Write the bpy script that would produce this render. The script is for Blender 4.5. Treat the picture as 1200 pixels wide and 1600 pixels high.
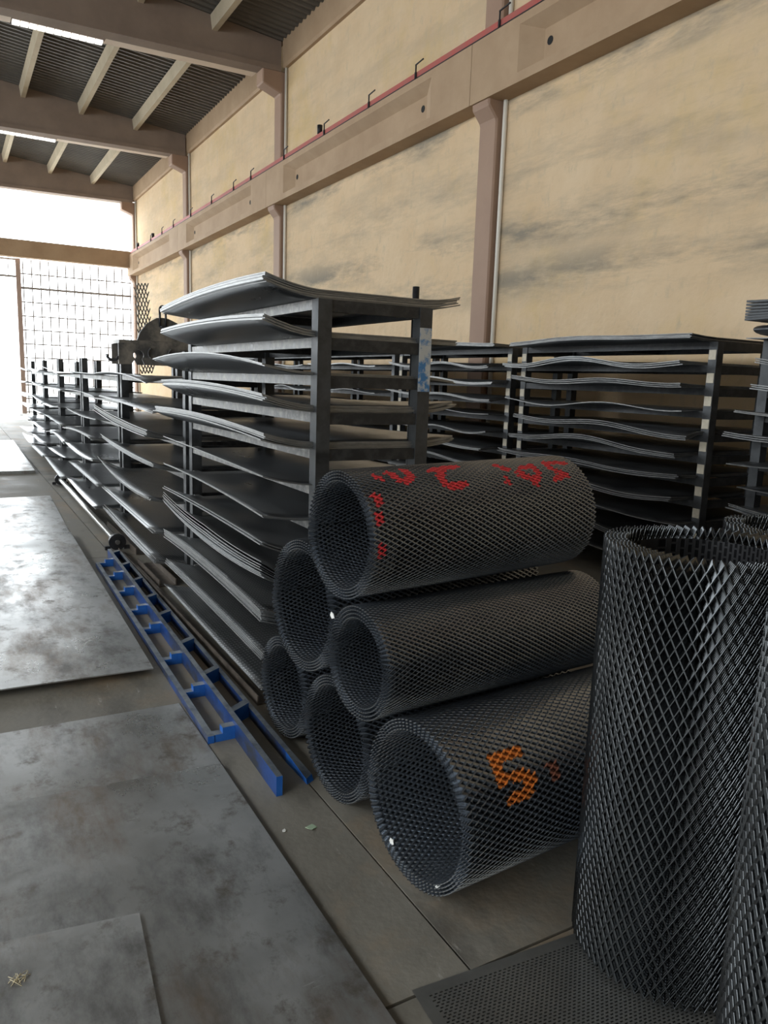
import bpy, math, random
import numpy as np
from mathutils import Matrix, Vector
random.seed(7); rng = np.random.default_rng(7)
for o in list(bpy.data.objects): bpy.data.objects.remove(o, do_unlink=True)
S = bpy.context.scene
COL = S.collection

# ---------------------------------------------------------------- camera, sky, light, exposure
cam = bpy.data.cameras.new('camera'); cam_o = bpy.data.objects.new('camera', cam); COL.objects.link(cam_o)
cam.sensor_fit = 'VERTICAL'; cam.sensor_height = 36.0; cam.lens = 1180 / 1600 * 36
cam.clip_start = 0.05; cam.clip_end = 300
RM = ((0.869083, 0.055921, -0.491495), (-0.493541, 0.164996, -0.853928), (0.033342, 0.984708, 0.170995))
M = Matrix(RM).to_4x4(); M.translation = (0, 0, 1.65); cam_o.matrix_world = M
S.camera = cam_o

world = bpy.data.worlds.new('sky'); S.world = world; world.use_nodes = True
bg = world.node_tree.nodes['Background']
bg.inputs['Color'].default_value = (0.90, 0.96, 1.0, 1); bg.inputs['Strength'].default_value = 1.0

def portal(loc, rot, sx, sy):
    l = bpy.data.lights.new('sky_portal', 'AREA'); l.shape = 'RECTANGLE'; l.size = sx; l.size_y = sy
    l.cycles.is_portal = True
    o = bpy.data.objects.new('sky_portal', l); COL.objects.link(o); o.location = loc; o.rotation_euler = rot
portal((-1.5, 31.9, 4.0), (-math.pi / 2, 0, 0), 16, 8.2)            # open gable end
portal((-9.75, 14.2, 6.0), (0, -math.pi / 2, 0), 3.0, 34)           # window band added high in the unseen long wall
portal((-9.75, -3.0, 2.3), (0, -math.pi / 2, 0), 4.6, 5.6)          # side door added in the unseen long wall to light the rolls
S.view_settings.view_transform = 'Standard'; S.view_settings.look = 'None'
S.view_settings.gamma = 1.0; S.view_settings.use_curve_mapping = False
S.view_settings.exposure = 3.05

# ---------------------------------------------------------------- materials
def mat(name, c1, c2=None, rough=.6, metal=0., scale=6., stretch=(1, 1, 1), detail=6, contrast=(.35, .65),
        bump=0., bscale=60., rvar=0., spec=.5, coat=0.):
    m = bpy.data.materials.new(name); m.use_nodes = True
    nt = m.node_tree; N = nt.nodes; Lk = nt.links; b = N['Principled BSDF']
    b.inputs['Roughness'].default_value = rough; b.inputs['Metallic'].default_value = metal
    b.inputs['Specular IOR Level'].default_value = spec
    b.inputs['Coat Weight'].default_value = coat
    b.inputs['Base Color'].default_value = (*c1, 1)
    tc = N.new('ShaderNodeTexCoord'); mp = N.new('ShaderNodeMapping'); mp.inputs['Scale'].default_value = stretch
    oi = N.new('ShaderNodeObjectInfo'); va = N.new('ShaderNodeVectorMath'); va.operation = 'ADD'
    sc = N.new('ShaderNodeVectorMath'); sc.operation = 'SCALE'; sc.inputs['Scale'].default_value = 13.
    Lk.new(oi.outputs['Location'], sc.inputs[0]); Lk.new(tc.outputs['Object'], va.inputs[0]); Lk.new(sc.outputs[0], va.inputs[1])
    Lk.new(va.outputs[0], mp.inputs['Vector'])
    m['vec'] = mp.name
    if c2 is not None:
        n = N.new('ShaderNodeTexNoise'); n.inputs['Scale'].default_value = scale; n.inputs['Detail'].default_value = detail
        n.inputs['Roughness'].default_value = .65
        r = N.new('ShaderNodeValToRGB'); r.color_ramp.elements[0].position = contrast[0]; r.color_ramp.elements[1].position = contrast[1]
        r.color_ramp.elements[0].color = (*c1, 1); r.color_ramp.elements[1].color = (*c2, 1)
        Lk.new(mp.outputs[0], n.inputs['Vector']); Lk.new(n.outputs['Fac'], r.inputs['Fac']); Lk.new(r.outputs['Color'], b.inputs['Base Color'])
        if rvar:
            mr = N.new('ShaderNodeMapRange'); mr.inputs['To Min'].default_value = max(.05, rough - rvar); mr.inputs['To Max'].default_value = min(1, rough + rvar)
            mr.inputs['From Min'].default_value = .3; mr.inputs['From Max'].default_value = .7
            Lk.new(n.outputs['Fac'], mr.inputs['Value']); Lk.new(mr.outputs[0], b.inputs['Roughness'])
    if bump:
        n2 = N.new('ShaderNodeTexNoise'); n2.inputs['Scale'].default_value = bscale; n2.inputs['Detail'].default_value = 5
        bp = N.new('ShaderNodeBump'); bp.inputs['Strength'].default_value = bump; bp.inputs['Distance'].default_value = .02
        Lk.new(mp.outputs[0], n2.inputs['Vector']); Lk.new(n2.outputs['Fac'], bp.inputs['Height']); Lk.new(bp.outputs[0], b.inputs['Normal'])
    return m

def layer(m, col, scale, stretch, lo, hi, rough=None, seed=0., zband=None, detail=5):
    """lay a second colour over a material where a noise mask is high (stains, rust, scuffs)"""
    nt = m.node_tree; N = nt.nodes; Lk = nt.links; b = N['Principled BSDF']
    src = b.inputs['Base Color'].links[0].from_socket if b.inputs['Base Color'].links else None
    mp = N.new('ShaderNodeMapping'); mp.inputs['Scale'].default_value = stretch; mp.inputs['Location'].default_value = (seed, seed * .7, seed * 1.3)
    tc = N.new('ShaderNodeTexCoord'); Lk.new(tc.outputs['Object'], mp.inputs['Vector'])
    n = N.new('ShaderNodeTexNoise'); n.inputs['Scale'].default_value = scale; n.inputs['Detail'].default_value = detail; n.inputs['Roughness'].default_value = .70
    Lk.new(mp.outputs[0], n.inputs['Vector'])
    r = N.new('ShaderNodeMapRange'); r.inputs['From Min'].default_value = lo; r.inputs['From Max'].default_value = hi
    Lk.new(n.outputs['Fac'], r.inputs['Value']); fac = r.outputs[0]
    if zband:
        sx = N.new('ShaderNodeSeparateXYZ'); Lk.new(tc.outputs['Object'], sx.inputs[0])
        ra = N.new('ShaderNodeValToRGB'); e = ra.color_ramp.elements
        e[0].position = 0; e[0].color = (0, 0, 0, 1); e[1].position = 1; e[1].color = (0, 0, 0, 1)
        for p, v in zband[2]:
            k = e.new(p); k.color = (v, v, v, 1)
        m2 = N.new('ShaderNodeMapRange'); m2.inputs['From Min'].default_value = zband[0]; m2.inputs['From Max'].default_value = zband[1]
        Lk.new(sx.outputs['Z'], m2.inputs['Value']); Lk.new(m2.outputs[0], ra.inputs['Fac'])
        mu = N.new('ShaderNodeMath'); mu.operation = 'MULTIPLY'; Lk.new(fac, mu.inputs[0]); Lk.new(ra.outputs['Color'], mu.inputs[1]); fac = mu.outputs[0]
    mx = N.new('ShaderNodeMixRGB'); mx.inputs['Color2'].default_value = (*col, 1); Lk.new(fac, mx.inputs['Fac'])
    if src: Lk.new(src, mx.inputs['Color1'])
    else: mx.inputs['Color1'].default_value = b.inputs['Base Color'].default_value
    Lk.new(mx.outputs[0], b.inputs['Base Color'])
    if rough is not None:
        m3 = N.new('ShaderNodeMix'); m3.data_type = 'FLOAT'; Lk.new(fac, m3.inputs[0])
        if b.inputs['Roughness'].links: Lk.new(b.inputs['Roughness'].links[0].from_socket, m3.inputs[2])
        else: m3.inputs[2].default_value = b.inputs['Roughness'].default_value
        m3.inputs[3].default_value = rough; Lk.new(m3.outputs[0], b.inputs['Roughness'])
    return m

def hole_pattern(m, w, h, hole=(.006, .006, .007), mortar=.3):
    """fine expanded-metal openings on sheets too thin-meshed to tell apart"""
    nt = m.node_tree; N = nt.nodes; Lk = nt.links; b = N['Principled BSDF']
    src = b.inputs['Base Color'].links[0].from_socket
    tc = N.new('ShaderNodeTexCoord'); br = N.new('ShaderNodeTexBrick'); br.inputs['Scale'].default_value = 1
    br.inputs['Brick Width'].default_value = w; br.inputs['Row Height'].default_value = h
    br.inputs['Mortar Size'].default_value = h * mortar; br.inputs['Mortar Smooth'].default_value = .3
    br.inputs['Color1'].default_value = (*hole, 1); br.inputs['Color2'].default_value = (*hole, 1)
    Lk.new(tc.outputs['Object'], br.inputs['Vector']); Lk.new(src, br.inputs['Mortar']); Lk.new(br.outputs['Color'], b.inputs['Base Color'])
    bp = N.new('ShaderNodeBump'); bp.inputs['Strength'].default_value = .6; bp.inputs['Distance'].default_value = .004
    Lk.new(br.outputs['Fac'], bp.inputs['Height']); Lk.new(bp.outputs[0], b.inputs['Normal'])
    return m

M_ = {}
M_['plaster'] = mat('plaster', (.60, .44, .275), (.67, .515, .345), rough=.9, scale=1.1, contrast=(.3, .7), bump=.8, bscale=7., spec=.2)
layer(M_['plaster'], (.60, .44, .235), .45, (1, 1, 1), .5, .68, seed=3.)
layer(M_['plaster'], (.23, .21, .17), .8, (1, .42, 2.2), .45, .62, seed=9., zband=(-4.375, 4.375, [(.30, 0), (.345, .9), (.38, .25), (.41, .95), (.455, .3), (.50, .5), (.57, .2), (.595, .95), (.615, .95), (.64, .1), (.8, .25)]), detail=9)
layer(M_['plaster'], (.46, .38, .27), 7., (1, 1, .55), .55, .8, seed=21., detail=8)
M_['concrete_paint'] = mat('concrete_paint', (.345, .235, .145), (.41, .29, .185), rough=.75, scale=1.4, bump=.08, bscale=14, spec=.3)
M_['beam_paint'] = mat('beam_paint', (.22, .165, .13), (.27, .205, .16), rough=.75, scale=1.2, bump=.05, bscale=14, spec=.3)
M_['beam_edge_lit'] = mat('beam_edge_lit', (.62, .50, .40), (.68, .56, .45), rough=.7, scale=1.5)  # paler than the beam paint: daylight caught by the chamfer, as colour
M_['column_paint'] = mat('column_paint', (.285, .18, .125), (.33, .215, .15), rough=.7, scale=1.0, bump=.05, bscale=14)
M_['rail_red'] = mat('rail_red', (.42, .075, .06), (.33, .10, .08), rough=.6, scale=7)
M_['clip'] = mat('clip', (.03, .028, .03), rough=.6, metal=.5)
M_['pipe_white'] = mat('pipe_white', (.72, .68, .60), rough=.5)
M_['roof_sheet'] = mat('roof_sheet', (.10, .09, .078), (.13, .117, .10), rough=.55, metal=.2, scale=1.0)
M_['purlin'] = mat('purlin', (.44, .37, .26), (.52, .44, .32), rough=.7, scale=2.)
M_['wall_dull'] = mat('wall_dull', (.40, .36, .29), (.46, .41, .33), rough=.9, scale=1.)
M_['concrete'] = mat('concrete', (.165, .152, .126), (.245, .227, .19), rough=.62, scale=2.2, contrast=(.3, .72), bump=.12, bscale=30, rvar=.12)
layer(M_['concrete'], (.29, .215, .14), .8, (1, 1, 1), .50, .68, seed=4., detail=8)
layer(M_['concrete'], (.075, .067, .056), 1.3, (1, .6, 1), .54, .7, seed=8.)
layer(M_['concrete'], (.34, .32, .28), 22, (1, .25, 1), .64, .72, seed=2.)
M_['joint'] = mat('joint', (.05, .045, .04), rough=.95)
M_['yard'] = mat('yard', (.50, .49, .46), (.56, .55, .52), rough=.9, scale=.6)
M_['plate'] = mat('plate', (.30, .305, .295), (.52, .53, .53), rough=.34, metal=.7, scale=1.6, contrast=(.3, .7), rvar=.14, bump=.03, bscale=40)
layer(M_['plate'], (.19, .135, .09), 1.7, (1.5, .5, 1), .50, .70, rough=.55, seed=5., detail=10)
layer(M_['plate'], (.11, .105, .098), 2.4, (1.3, .6, 1), .52, .72, rough=.5, seed=11., detail=10)
layer(M_['plate'], (.17, .15, .125), 9., (1, .8, 1), .54, .70, rough=.5, seed=41., detail=10)
layer(M_['plate'], (.62, .64, .64), 26, (.15, 1, 1), .66, .74, seed=31.)
M_['rack_steel'] = mat('rack_steel', (.055, .057, .06), (.10, .105, .11), rough=.5, metal=.75, scale=9, rvar=.15)
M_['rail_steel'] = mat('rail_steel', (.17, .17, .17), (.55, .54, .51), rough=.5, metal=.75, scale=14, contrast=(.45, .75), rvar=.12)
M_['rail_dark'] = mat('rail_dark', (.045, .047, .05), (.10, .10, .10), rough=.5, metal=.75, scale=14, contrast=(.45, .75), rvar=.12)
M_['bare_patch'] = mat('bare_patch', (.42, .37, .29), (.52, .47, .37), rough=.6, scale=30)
M_['chip_blue'] = mat('chip_blue', (.05, .17, .36), (.45, .45, .43), rough=.5, scale=14, contrast=(.45, .55))
M_['sheet'] = mat('sheet', (.22, .23, .24), (.31, .32, .33), rough=.34, metal=.9, scale=2.5, stretch=(1, .4, 1), rvar=.1)
M_['sheet_dark'] = mat('sheet_dark', (.10, .105, .11), (.16, .165, .17), rough=.45, metal=.9, scale=2.5, rvar=.1)
M_['sheet_perf'] = hole_pattern(mat('sheet_perf', (.26, .275, .28), (.34, .35, .36), rough=.4, metal=.9, scale=2.5), .045, .016)
M_['mesh'] = mat('mesh', (.265, .295, .335), (.35, .385, .43), rough=.25, metal=.9, scale=4)
M_['mesh_g'] = mat('mesh_g', (.085, .091, .096), (.125, .132, .137), rough=.23, metal=.9, scale=4)
M_['sheet_edge_dark'] = mat('sheet_edge_dark', (.13, .13, .13), (.24, .24, .235), rough=.45, metal=.8, scale=8)
M_['sheet_edge'] = mat('sheet_edge', (.20, .205, .205), (.31, .31, .305), rough=.45, metal=.8, scale=8)
M_['mesh_c'] = mat('mesh_c', (.31, .345, .39), (.40, .44, .49), rough=.25, metal=.9, scale=4)
M_['mesh_core_shade'] = hole_pattern(mat('mesh_core_shade', (.035, .035, .037), (.05, .05, .053), rough=.5, metal=.8, scale=4), .03, .013)  # dark tone stands in for the shade between inner wraps
M_['spray_red'] = mat('spray_red', (.75, .05, .06), (.60, .05, .05), rough=.6, scale=30)
M_['spray_orange'] = mat('spray_orange', (.72, .20, .03), (.55, .16, .03), rough=.6, scale=30)
M_['spray_rust'] = mat('spray_rust', (.20, .07, .04), rough=.7)
M_['blue'] = mat('blue', (.008, .045, .19), (.012, .062, .24), rough=.34, scale=8, spec=.6)
layer(M_['blue'], (.022, .027, .038), 6., (1, .35, .6), .42, .6, rough=.4, seed=3., detail=9)
M_['blue_worn'] = mat('blue_worn', (.16, .19, .235), (.34, .37, .40), rough=.34, metal=.7, scale=9, contrast=(.35, .6))
M_['blue_end'] = mat('blue_end', (.012, .10, .40), (.02, .13, .46), rough=.45, scale=20)
M_['rust_steel'] = mat('rust_steel', (.10, .08, .065), (.20, .165, .135), rough=.5, metal=.5, scale=5)
M_['pipe_steel'] = mat('pipe_steel', (.45, .45, .44), (.55, .55, .53), rough=.35, metal=.85, scale=6)
M_['black_iron'] = mat('black_iron', (.03, .03, .033), (.055, .055, .06), rough=.45, metal=.6, scale=10)
M_['worn_iron'] = mat('worn_iron', (.09, .09, .09), (.30, .275, .24), rough=.5, metal=.6, scale=5, contrast=(.4, .65))
M_['perf_plate'] = mat('perf_plate', (.20, .20, .19), (.27, .27, .255), rough=.45, metal=.7, scale=5)
M_['hole_shade'] = mat('hole_shade', (.012, .012, .012), rough=.9)  # near black painted in for the shade inside openings
M_['scrap_white'] = mat('scrap_white', (.80, .80, .76), rough=.8)
M_['scrap_green'] = mat('scrap_green', (.36, .50, .33), (.45, .56, .40), rough=.8, scale=30)
M_['straw'] = mat('straw', (.62, .54, .36), rough=.8)
M_['gate_paint'] = mat('gate_paint', (.40, .30, .26), rough=.6)
M_['wire'] = mat('wire', (.30, .28, .27), rough=.6)
ml = bpy.data.materials.new('lamp_diffuser'); ml.use_nodes = True
_b = ml.node_tree.nodes['Principled BSDF']; _b.inputs['Base Color'].default_value = (.9, .9, .88, 1)
_b.inputs['Emission Color'].default_value = (1, .98, .93, 1); _b.inputs['Emission Strength'].default_value = .16
M_['lamp'] = ml

# ---------------------------------------------------------------- helpers
def tag(o, label=None, cat=None, group=None, kind=None):
    if label: o['label'] = label
    if cat: o['category'] = cat
    if group: o['group'] = group
    if kind: o['kind'] = kind
    return o
def link(name, me, parent=None, loc=(0, 0, 0), rel=False):
    o = bpy.data.objects.new(name, me); COL.objects.link(o)
    if parent is not None:
        o.parent = parent
        o.location = Vector(loc) if rel else Vector(loc) - parent.location
    else: o.location = loc
    return o
def empty(name, loc, label, cat, group=None, kind=None):
    o = bpy.data.objects.new(name, None); COL.objects.link(o); o.location = loc; o.empty_display_size = .1
    return tag(o, label, cat, group, kind)
def mesh(name, V, F, mats, smooth=False, idx=None):
    me = bpy.data.meshes.new(name); me.from_pydata([tuple(v) for v in V], [], [tuple(f) for f in F])
    for m in (mats if isinstance(mats, (list, tuple)) else [mats]): me.materials.append(M_[m])
    if idx is not None: me.polygons.foreach_set('material_index', idx)
    if smooth: me.polygons.foreach_set('use_smooth', [True] * len(F))
    me.update(); return me
BOXC = {}
BF = [(0, 3, 2, 1), (4, 5, 6, 7), (0, 1, 5, 4), (1, 2, 6, 5), (2, 3, 7, 6), (3, 0, 4, 7)]
def box_mesh(dx, dy, dz, m):
    k = (round(dx, 4), round(dy, 4), round(dz, 4), m)
    if k not in BOXC:
        a, b, c = dx / 2, dy / 2, dz / 2
        V = [(-a, -b, -c), (a, -b, -c), (a, b, -c), (-a, b, -c), (-a, -b, c), (a, -b, c), (a, b, c), (-a, b, c)]
        BOXC[k] = mesh(m + '_box', V, BF, m)
    return BOXC[k]
def box(name, x0, x1, y0, y1, z0, z1, m, parent=None):
    return link(name, box_mesh(x1 - x0, y1 - y0, z1 - z0, m), parent, ((x0 + x1) / 2, (y0 + y1) / 2, (z0 + z1) / 2))
def prism_y(prof, y0, y1, m, name='prism'):
    """extrude an XZ outline along Y"""
    n = len(prof); V = [(x, y0, z) for x, z in prof] + [(x, y1, z) for x, z in prof]
    F = [tuple(range(n)), tuple(range(2 * n - 1, n - 1, -1))] + [(i, i + n, (i + 1) % n + n, (i + 1) % n) for i in range(n)]
    return mesh(name, V, F, m)
def prism_z(poly, z0, z1, m, name='prism'):
    n = len(poly); V = [(x, y, z0) for x, y in poly] + [(x, y, z1) for x, y in poly]
    F = [tuple(range(n - 1, -1, -1)), tuple(range(n, 2 * n))] + [(i, (i + 1) % n, (i + 1) % n + n, i + n) for i in range(n)]
    if isinstance(m, (list, tuple)):
        idx = [0, 1] + [2 if len(m) > 2 and i % 2 == 0 else 0 for i in range(n)]
        return mesh(name, V, F, m, idx=idx)
    return mesh(name, V, F, m)
def tube(p, q, r, m, n=14, name='tube'):
    p, q = Vector(p), Vector(q); d = (q - p).normalized(); u = d.orthogonal().normalized(); w = d.cross(u)
    V = []
    for c in (p, q):
        for i in range(n):
            a = 2 * math.pi * i / n; V.append(c + r * (math.cos(a) * u + math.sin(a) * w))
    F = [(i, (i + 1) % n, (i + 1) % n + n, i + n) for i in range(n)] + [tuple(range(n - 1, -1, -1)), tuple(range(n, 2 * n))]
    me = mesh(name, V, F, m); me.polygons.foreach_set('use_smooth', [True] * n + [False, False]); return me
ORD = ['first', 'second', 'third', 'fourth', 'fifth', 'sixth', 'seventh', 'eighth', 'ninth', 'tenth', 'eleventh', 'twelfth']

# ---------------------------------------------------------------- shell of the hall
WX = 6.6; LX = -9.6; CY = [-6.4, 1.1, 8.6, 16.2, 23.7, 31.2]
def roof_z(x): return 8.60 + .10 * (6.5 - x if x > -1.5 else x + 9.5)

fl = box('floor', LX, 8.2, -6.4, 31.5, -.30, -.02, 'joint'); tag(fl, kind='structure')
xs = [LX, -4.2, 1.203, 6.6]; ys = [-6.4, -2.4, 1.50, 7.0, 13.0, 19.0, 25.0, 31.5]
for i in range(3):
    for j in range(7):
        box('slab', xs[i] + .004, xs[i + 1] - .004, ys[j] + .005, ys[j + 1] - .005, -.10, 0, 'concrete', fl)
tag(box('ground_outside', -70, 80, 31.52, 160, -.35, -.03, 'yard'), 'pale concrete yard outside the open end of the hall', 'ground', kind='structure')

tag(box('wall_right', WX, WX + .25, -6.4, 31.5, 0, 8.75, 'plaster'), kind='structure')
# unseen long wall; window band and side door are added to bring in light
wl = empty('wall_left', (LX - .25, 12, 0), None, None, kind='structure')
box('lower_wall', LX - .25, LX, -.2, 31.5, 0, 4.6, 'wall_dull', wl)
box('added_door_jamb', LX - .25, LX, -6.4, -5.8, 0, 4.6, 'wall_dull', wl)
box('lower_wall', LX - .25, LX, -6.4, -2.8, 4.6, 7.5, 'wall_dull', wl)
box('upper_wall', LX - .25, LX, -6.4, 31.5, 7.5, 8.8, 'wall_dull', wl)
for y in CY[1:]: box('pier', LX - .25, LX, y - .3, y + .3, 4.6, 7.5, 'wall_dull', wl)
tag(box('wall_back', LX - .25, WX + .25, -6.65, -6.4, 0, 9.8, 'wall_dull'), kind='structure')

# columns of the right wall (one cast piece: shaft, corbel for the crane girder, haunch for the rafter)
cname = ['behind the camera', 'beside the camera', 'with its foot hidden behind the low rack rows', 'in the middle of the wall',
         'beyond the middle of the wall', 'in the corner by the open end']
for k, y in enumerate(CY):
    prof = [(6.62, 0), (6.47, 0), (6.47, 5.10), (6.33, 5.26), (6.33, 5.62), (6.47, 5.62), (6.47, 7.58), (6.06, 7.73), (6.06, 8.02), (6.62, 8.02)]
    o = link('column', prism_y(prof, y + .02, y + .40, 'column_paint', 'column')); 
    md = o.modifiers.new('bevel', 'BEVEL'); md.width = .022; md.segments = 1; md.limit_method = 'ANGLE'
    tag(o, 'brown painted concrete column ' + cname[k], 'column', 'columns of the right wall', 'structure')
    if k >= 1:
        p = link('downpipe', tube((6.565, y - .035, 0), (6.565, y - .035, 8.1), .03, 'pipe_white', 12, 'downpipe'))
        tag(p, 'thin white pipe running up the wall beside the column ' + cname[k], 'pipe', 'white pipes beside the columns', 'structure')
# eave beams, crane girders
bay = ['behind the camera', 'nearest bay', 'middle bay', 'third bay', 'last bay by the open end']
for k in range(5):
    y0, y1 = CY[k] + .40, CY[k + 1] + (.02 if k < 4 else .3)
    prof = [(6.62, 8.08), (6.53, 8.08), (6.50, 8.13), (6.50, 8.62), (6.62, 8.62)]
    tag(link('eave_beam', prism_y(prof, y0, y1, 'concrete_paint', 'eave_beam')), 'tan concrete eave beam along the wall top, ' + bay[k], 'beam', 'eave beams of the right wall', 'structure')
    g0, g1 = CY[k] + .42, CY[k + 1] + .41
    g = empty('crane_girder', (6.45, (g0 + g1) / 2, 5.33), 'tan concrete crane girder with sunken panel on the right wall, ' + bay[k], 'girder', 'crane girders', 'structure')
    # front face with sunken trapezoid panel: one cast mesh
    X0, XR, XB = 6.30, 6.44, 6.60; zb, zt = 5.33, 6.09
    a0, a1, b0, b1 = g0 + .98, g1 - .98, g0 + 1.30, g1 - 1.30
    V = [(X0, g0, zb), (X0, g1, zb), (X0, g1, zt), (X0, g0, zt),
         (X0, a0, 5.445), (X0, a1, 5.445), (X0, a1, 5.99), (X0, a0, 5.99),
         (XR, b0, 5.455), (XR, b1, 5.455), (XR, b1, 5.86), (XR, b0, 5.86),
         (XB, g0, zb), (XB, g1, zb), (XB, g1, zt), (XB, g0, zt)]
    F = [(0, 4, 5, 1), (1, 5, 6, 2), (2, 6, 7, 3), (3, 7, 4, 0), (4, 8, 9, 5), (5, 9, 10, 6), (6, 10, 11, 7), (7, 11, 8, 4), (8, 11, 10, 9),
         (0, 1, 13, 12), (3, 15, 14, 2), (0, 12, 15, 3), (1, 2, 14, 13), (12, 13, 14, 15)]
    V = [(x - 6.45, y - (g0 + g1) / 2, z - 5.33) for x, y, z in V]
    link('girder_body', mesh('girder_body', V, [f[::-1] for f in F], 'concrete_paint'), g, (0, 0, 0), rel=True)
    for yy in (b0 + .10, b1 - .10):
        link('lifting_hole', tube((XR - .004, yy, 5.70), (XR + .02, yy, 5.70), .05, 'hole_shade', 14, 'lifting_hole'), g, (0, 0, 0))  # black disc carries the shade of the hole
    box('joint_filler', 6.32, 6.60, g1 - .001, g1 + .011, 5.36, 6.05, 'joint', g)
cr = empty('crane_rail', (6.33, 12, 6.09), 'red painted crane rail with small clips on top of the wall girder', 'rail')
box('rail_bar', 6.305, 6.385, -6.3, 31.0, 6.105, 6.185, 'rail_red', cr)
box('base_plate', 6.295, 6.42, -6.3, 31.0, 6.09, 6.105, 'clip', cr)
yy = -5.0
clip_me = None
for i in range(22):
    y = -5.0 + i * 1.72 + random.uniform(-.35, .35)
    if y > 30.6: break
    if clip_me is None:
        A = tube((0, 0, 0), (0, 0, .17), .012, 'clip', 6); 
        V = [v.co[:] for v in A.vertices]; F = [tuple(p.vertices) for p in A.polygons]
        B = tube((0, .01, .165), (0, -.20, .185), .012, 'clip', 6); n = len(V)
        V += [v.co[:] for v in B.vertices]; F += [tuple(j + n for j in p.vertices) for p in B.polygons]
        Cc = tube((0, 0, -.03), (0, 0, .06), .02, 'clip', 6); n = len(V)
        V += [v.co[:] for v in Cc.vertices]; F += [tuple(j + n for j in p.vertices) for p in Cc.polygons]
        clip_me = mesh('rail_clip', V, F, 'clip')
    link('rail_clip', clip_me, cr, (6.295, y, 6.12))
for y in (10.9 + 3.0, 27.4, 31.0 - 1.2):
    link('stop_pin', tube((0, 0, 0), (0, 0, .15), .05, 'clip', 10, 'stop_pin'), cr, (6.33, y, 6.185))

# rafters (flat soffit, top following the roof pitch, chamfer along the far bottom edge, coloured as daylit)
for k, y in enumerate(CY):
    if k < 1: continue
    r = empty('roof_rafter', (-1.5, y + .2, 8.0), 'grey brown tapered concrete roof rafter ' + cname[k].replace('of the wall', 'of the hall'), 'rafter', 'roof rafters', 'structure')
    L = lambda pts: [(x + 1.5, z - 8.0) for x, z in pts]
    web = [(6.48, 8.02), (6.48, 8.60), (-1.5, 9.40), (-9.5, 8.60), (-9.5, 7.94), (-1.5, 7.90)]
    link('rafter_web', prism_y(L(web), -.20 + .05, .13, 'beam_paint', 'rafter_web'), r, rel=True)
    fl_ = [(6.47, 8.0), (6.47, 8.11), (-1.5, 7.99), (-9.5, 8.0), (-9.5, 7.90), (-1.5, 7.89)]
    link('bottom_flange', prism_y(L(fl_), -.20, .15, 'beam_paint', 'bottom_flange'), r, rel=True)
    # chamfered far edge; the daylight on it is put into its pale colour
    for xa, xb in ((3.0, 6.05), (-1.5, 1.36)):
        za, zb = 7.89 + .11 * (xa + 1.5) / 8, 7.89 + .11 * (xb + 1.5) / 8
        V = [(xa, .151, za), (xb, .151, zb), (xb, .46, zb + .02), (xa, .46, za + .02), (xa, .151, za + .13), (xb, .151, zb + .13)]
        V = [(x + 1.5, yy_, z - 8.0) for x, yy_, z in V]
        link('flange_chamfer', mesh('flange_chamfer', V, [(0, 3, 2, 1), (3, 4, 5, 2), (0, 1, 5, 4), (0, 4, 3), (1, 2, 5)], 'beam_edge_lit'), r, rel=True)
    if k in (3, 4):
        lf = empty('strip_light', (2.2, y + .60, 7.93), 'white segmented strip light just past the rafter ' + cname[k].replace('of the wall', 'of the hall'), 'lamp', 'strip lights under the roof')
        box('housing', 1.38, 2.98, y + .37, y + .66, 7.96, 8.03, 'beam_paint', lf)
        for i in range(11):
            x = 1.38 + i * .1455
            box('diffuser', x + .007, x + .135, y + .47, y + .65, 7.925, 7.96, 'lamp', lf)

# purlins and corrugated roof panels, bay by bay
ce = empty('ceiling', (-1.5, 12, 8.6), None, None, kind='structure')
px_r = [5.05, 3.60, 2.15, .70, -.75]
pxs = px_r + [-2.25, -3.7, -5.15, -6.6, -8.05]
edges_r = [6.5, 5.05, 3.60, 2.15, .70, -1.5]; edges = edges_r + [-3.0 + .0, -4.4, -5.85, -7.3, -9.7]
pnm = ['closest to the wall', 'second from the wall', 'third from the wall', 'fourth from the wall', 'fifth from the wall']
panel_cache = {}
def roof_panel(xa, xb, ya, yb):
    pts = []; y = ya; p = .20
    prof = [(0, 0), (.05, 0), (.075, .045), (.175, .045), (.2, 0)]
    n = int(round((yb - ya) / p))
    for i in range(n):
        for d, z in prof[:-1]: pts.append((ya + i * (yb - ya) / n + d / p * (yb - ya) / n, z))
    pts.append((yb, 0))
    V = []; F = []
    for x in (xa, xb):
        for y, z in pts: V.append((x, y, roof_z(x) + z))
    m = len(pts)
    for i in range(m - 1): F.append((i, i + 1, i + 1 + m, i + m))
    return mesh('roof_panel', V, F, 'roof_sheet')
for k in range(5):
    ya, yb = CY[k] + .2, CY[k + 1] + .2
    for i in range(len(edges) - 1):
        o = link('roof_panel', roof_panel(edges[i], edges[i + 1], ya, yb), ce, (0, 0, 0))
    for i, x in enumerate(pxs):
        z1 = roof_z(x) + .0; z0 = z1 - .27
        prof = [(-.055, z0 - z1), (.055, z0 - z1), (.09, 0), (-.09, 0)]
        key = ('purlin', round(yb - ya, 2))
        if key not in panel_cache: panel_cache[key] = prism_y(prof, 0, yb - ya - .26, 'purlin', 'purlin')
        o = link('purlin', panel_cache[key], None, (x, ya + .13, z1))
        side = pnm[i] if i < 5 else 'on the far roof slope'
        tag(o, 'pale concrete roof purlin in the %s, %s' % (bay[k], side), 'purlin', 'roof purlins', 'structure')
# closed strip above the eaves, so no light leaks
tag(box('trim_1', 6.5, 6.9, -6.4, 31.5, 8.62, 8.78, 'concrete_paint'), kind='structure')
tag(box('trim_2', -9.9, -9.55, -6.4, 31.5, 8.55, 8.80, 'concrete_paint'), kind='structure')

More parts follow.
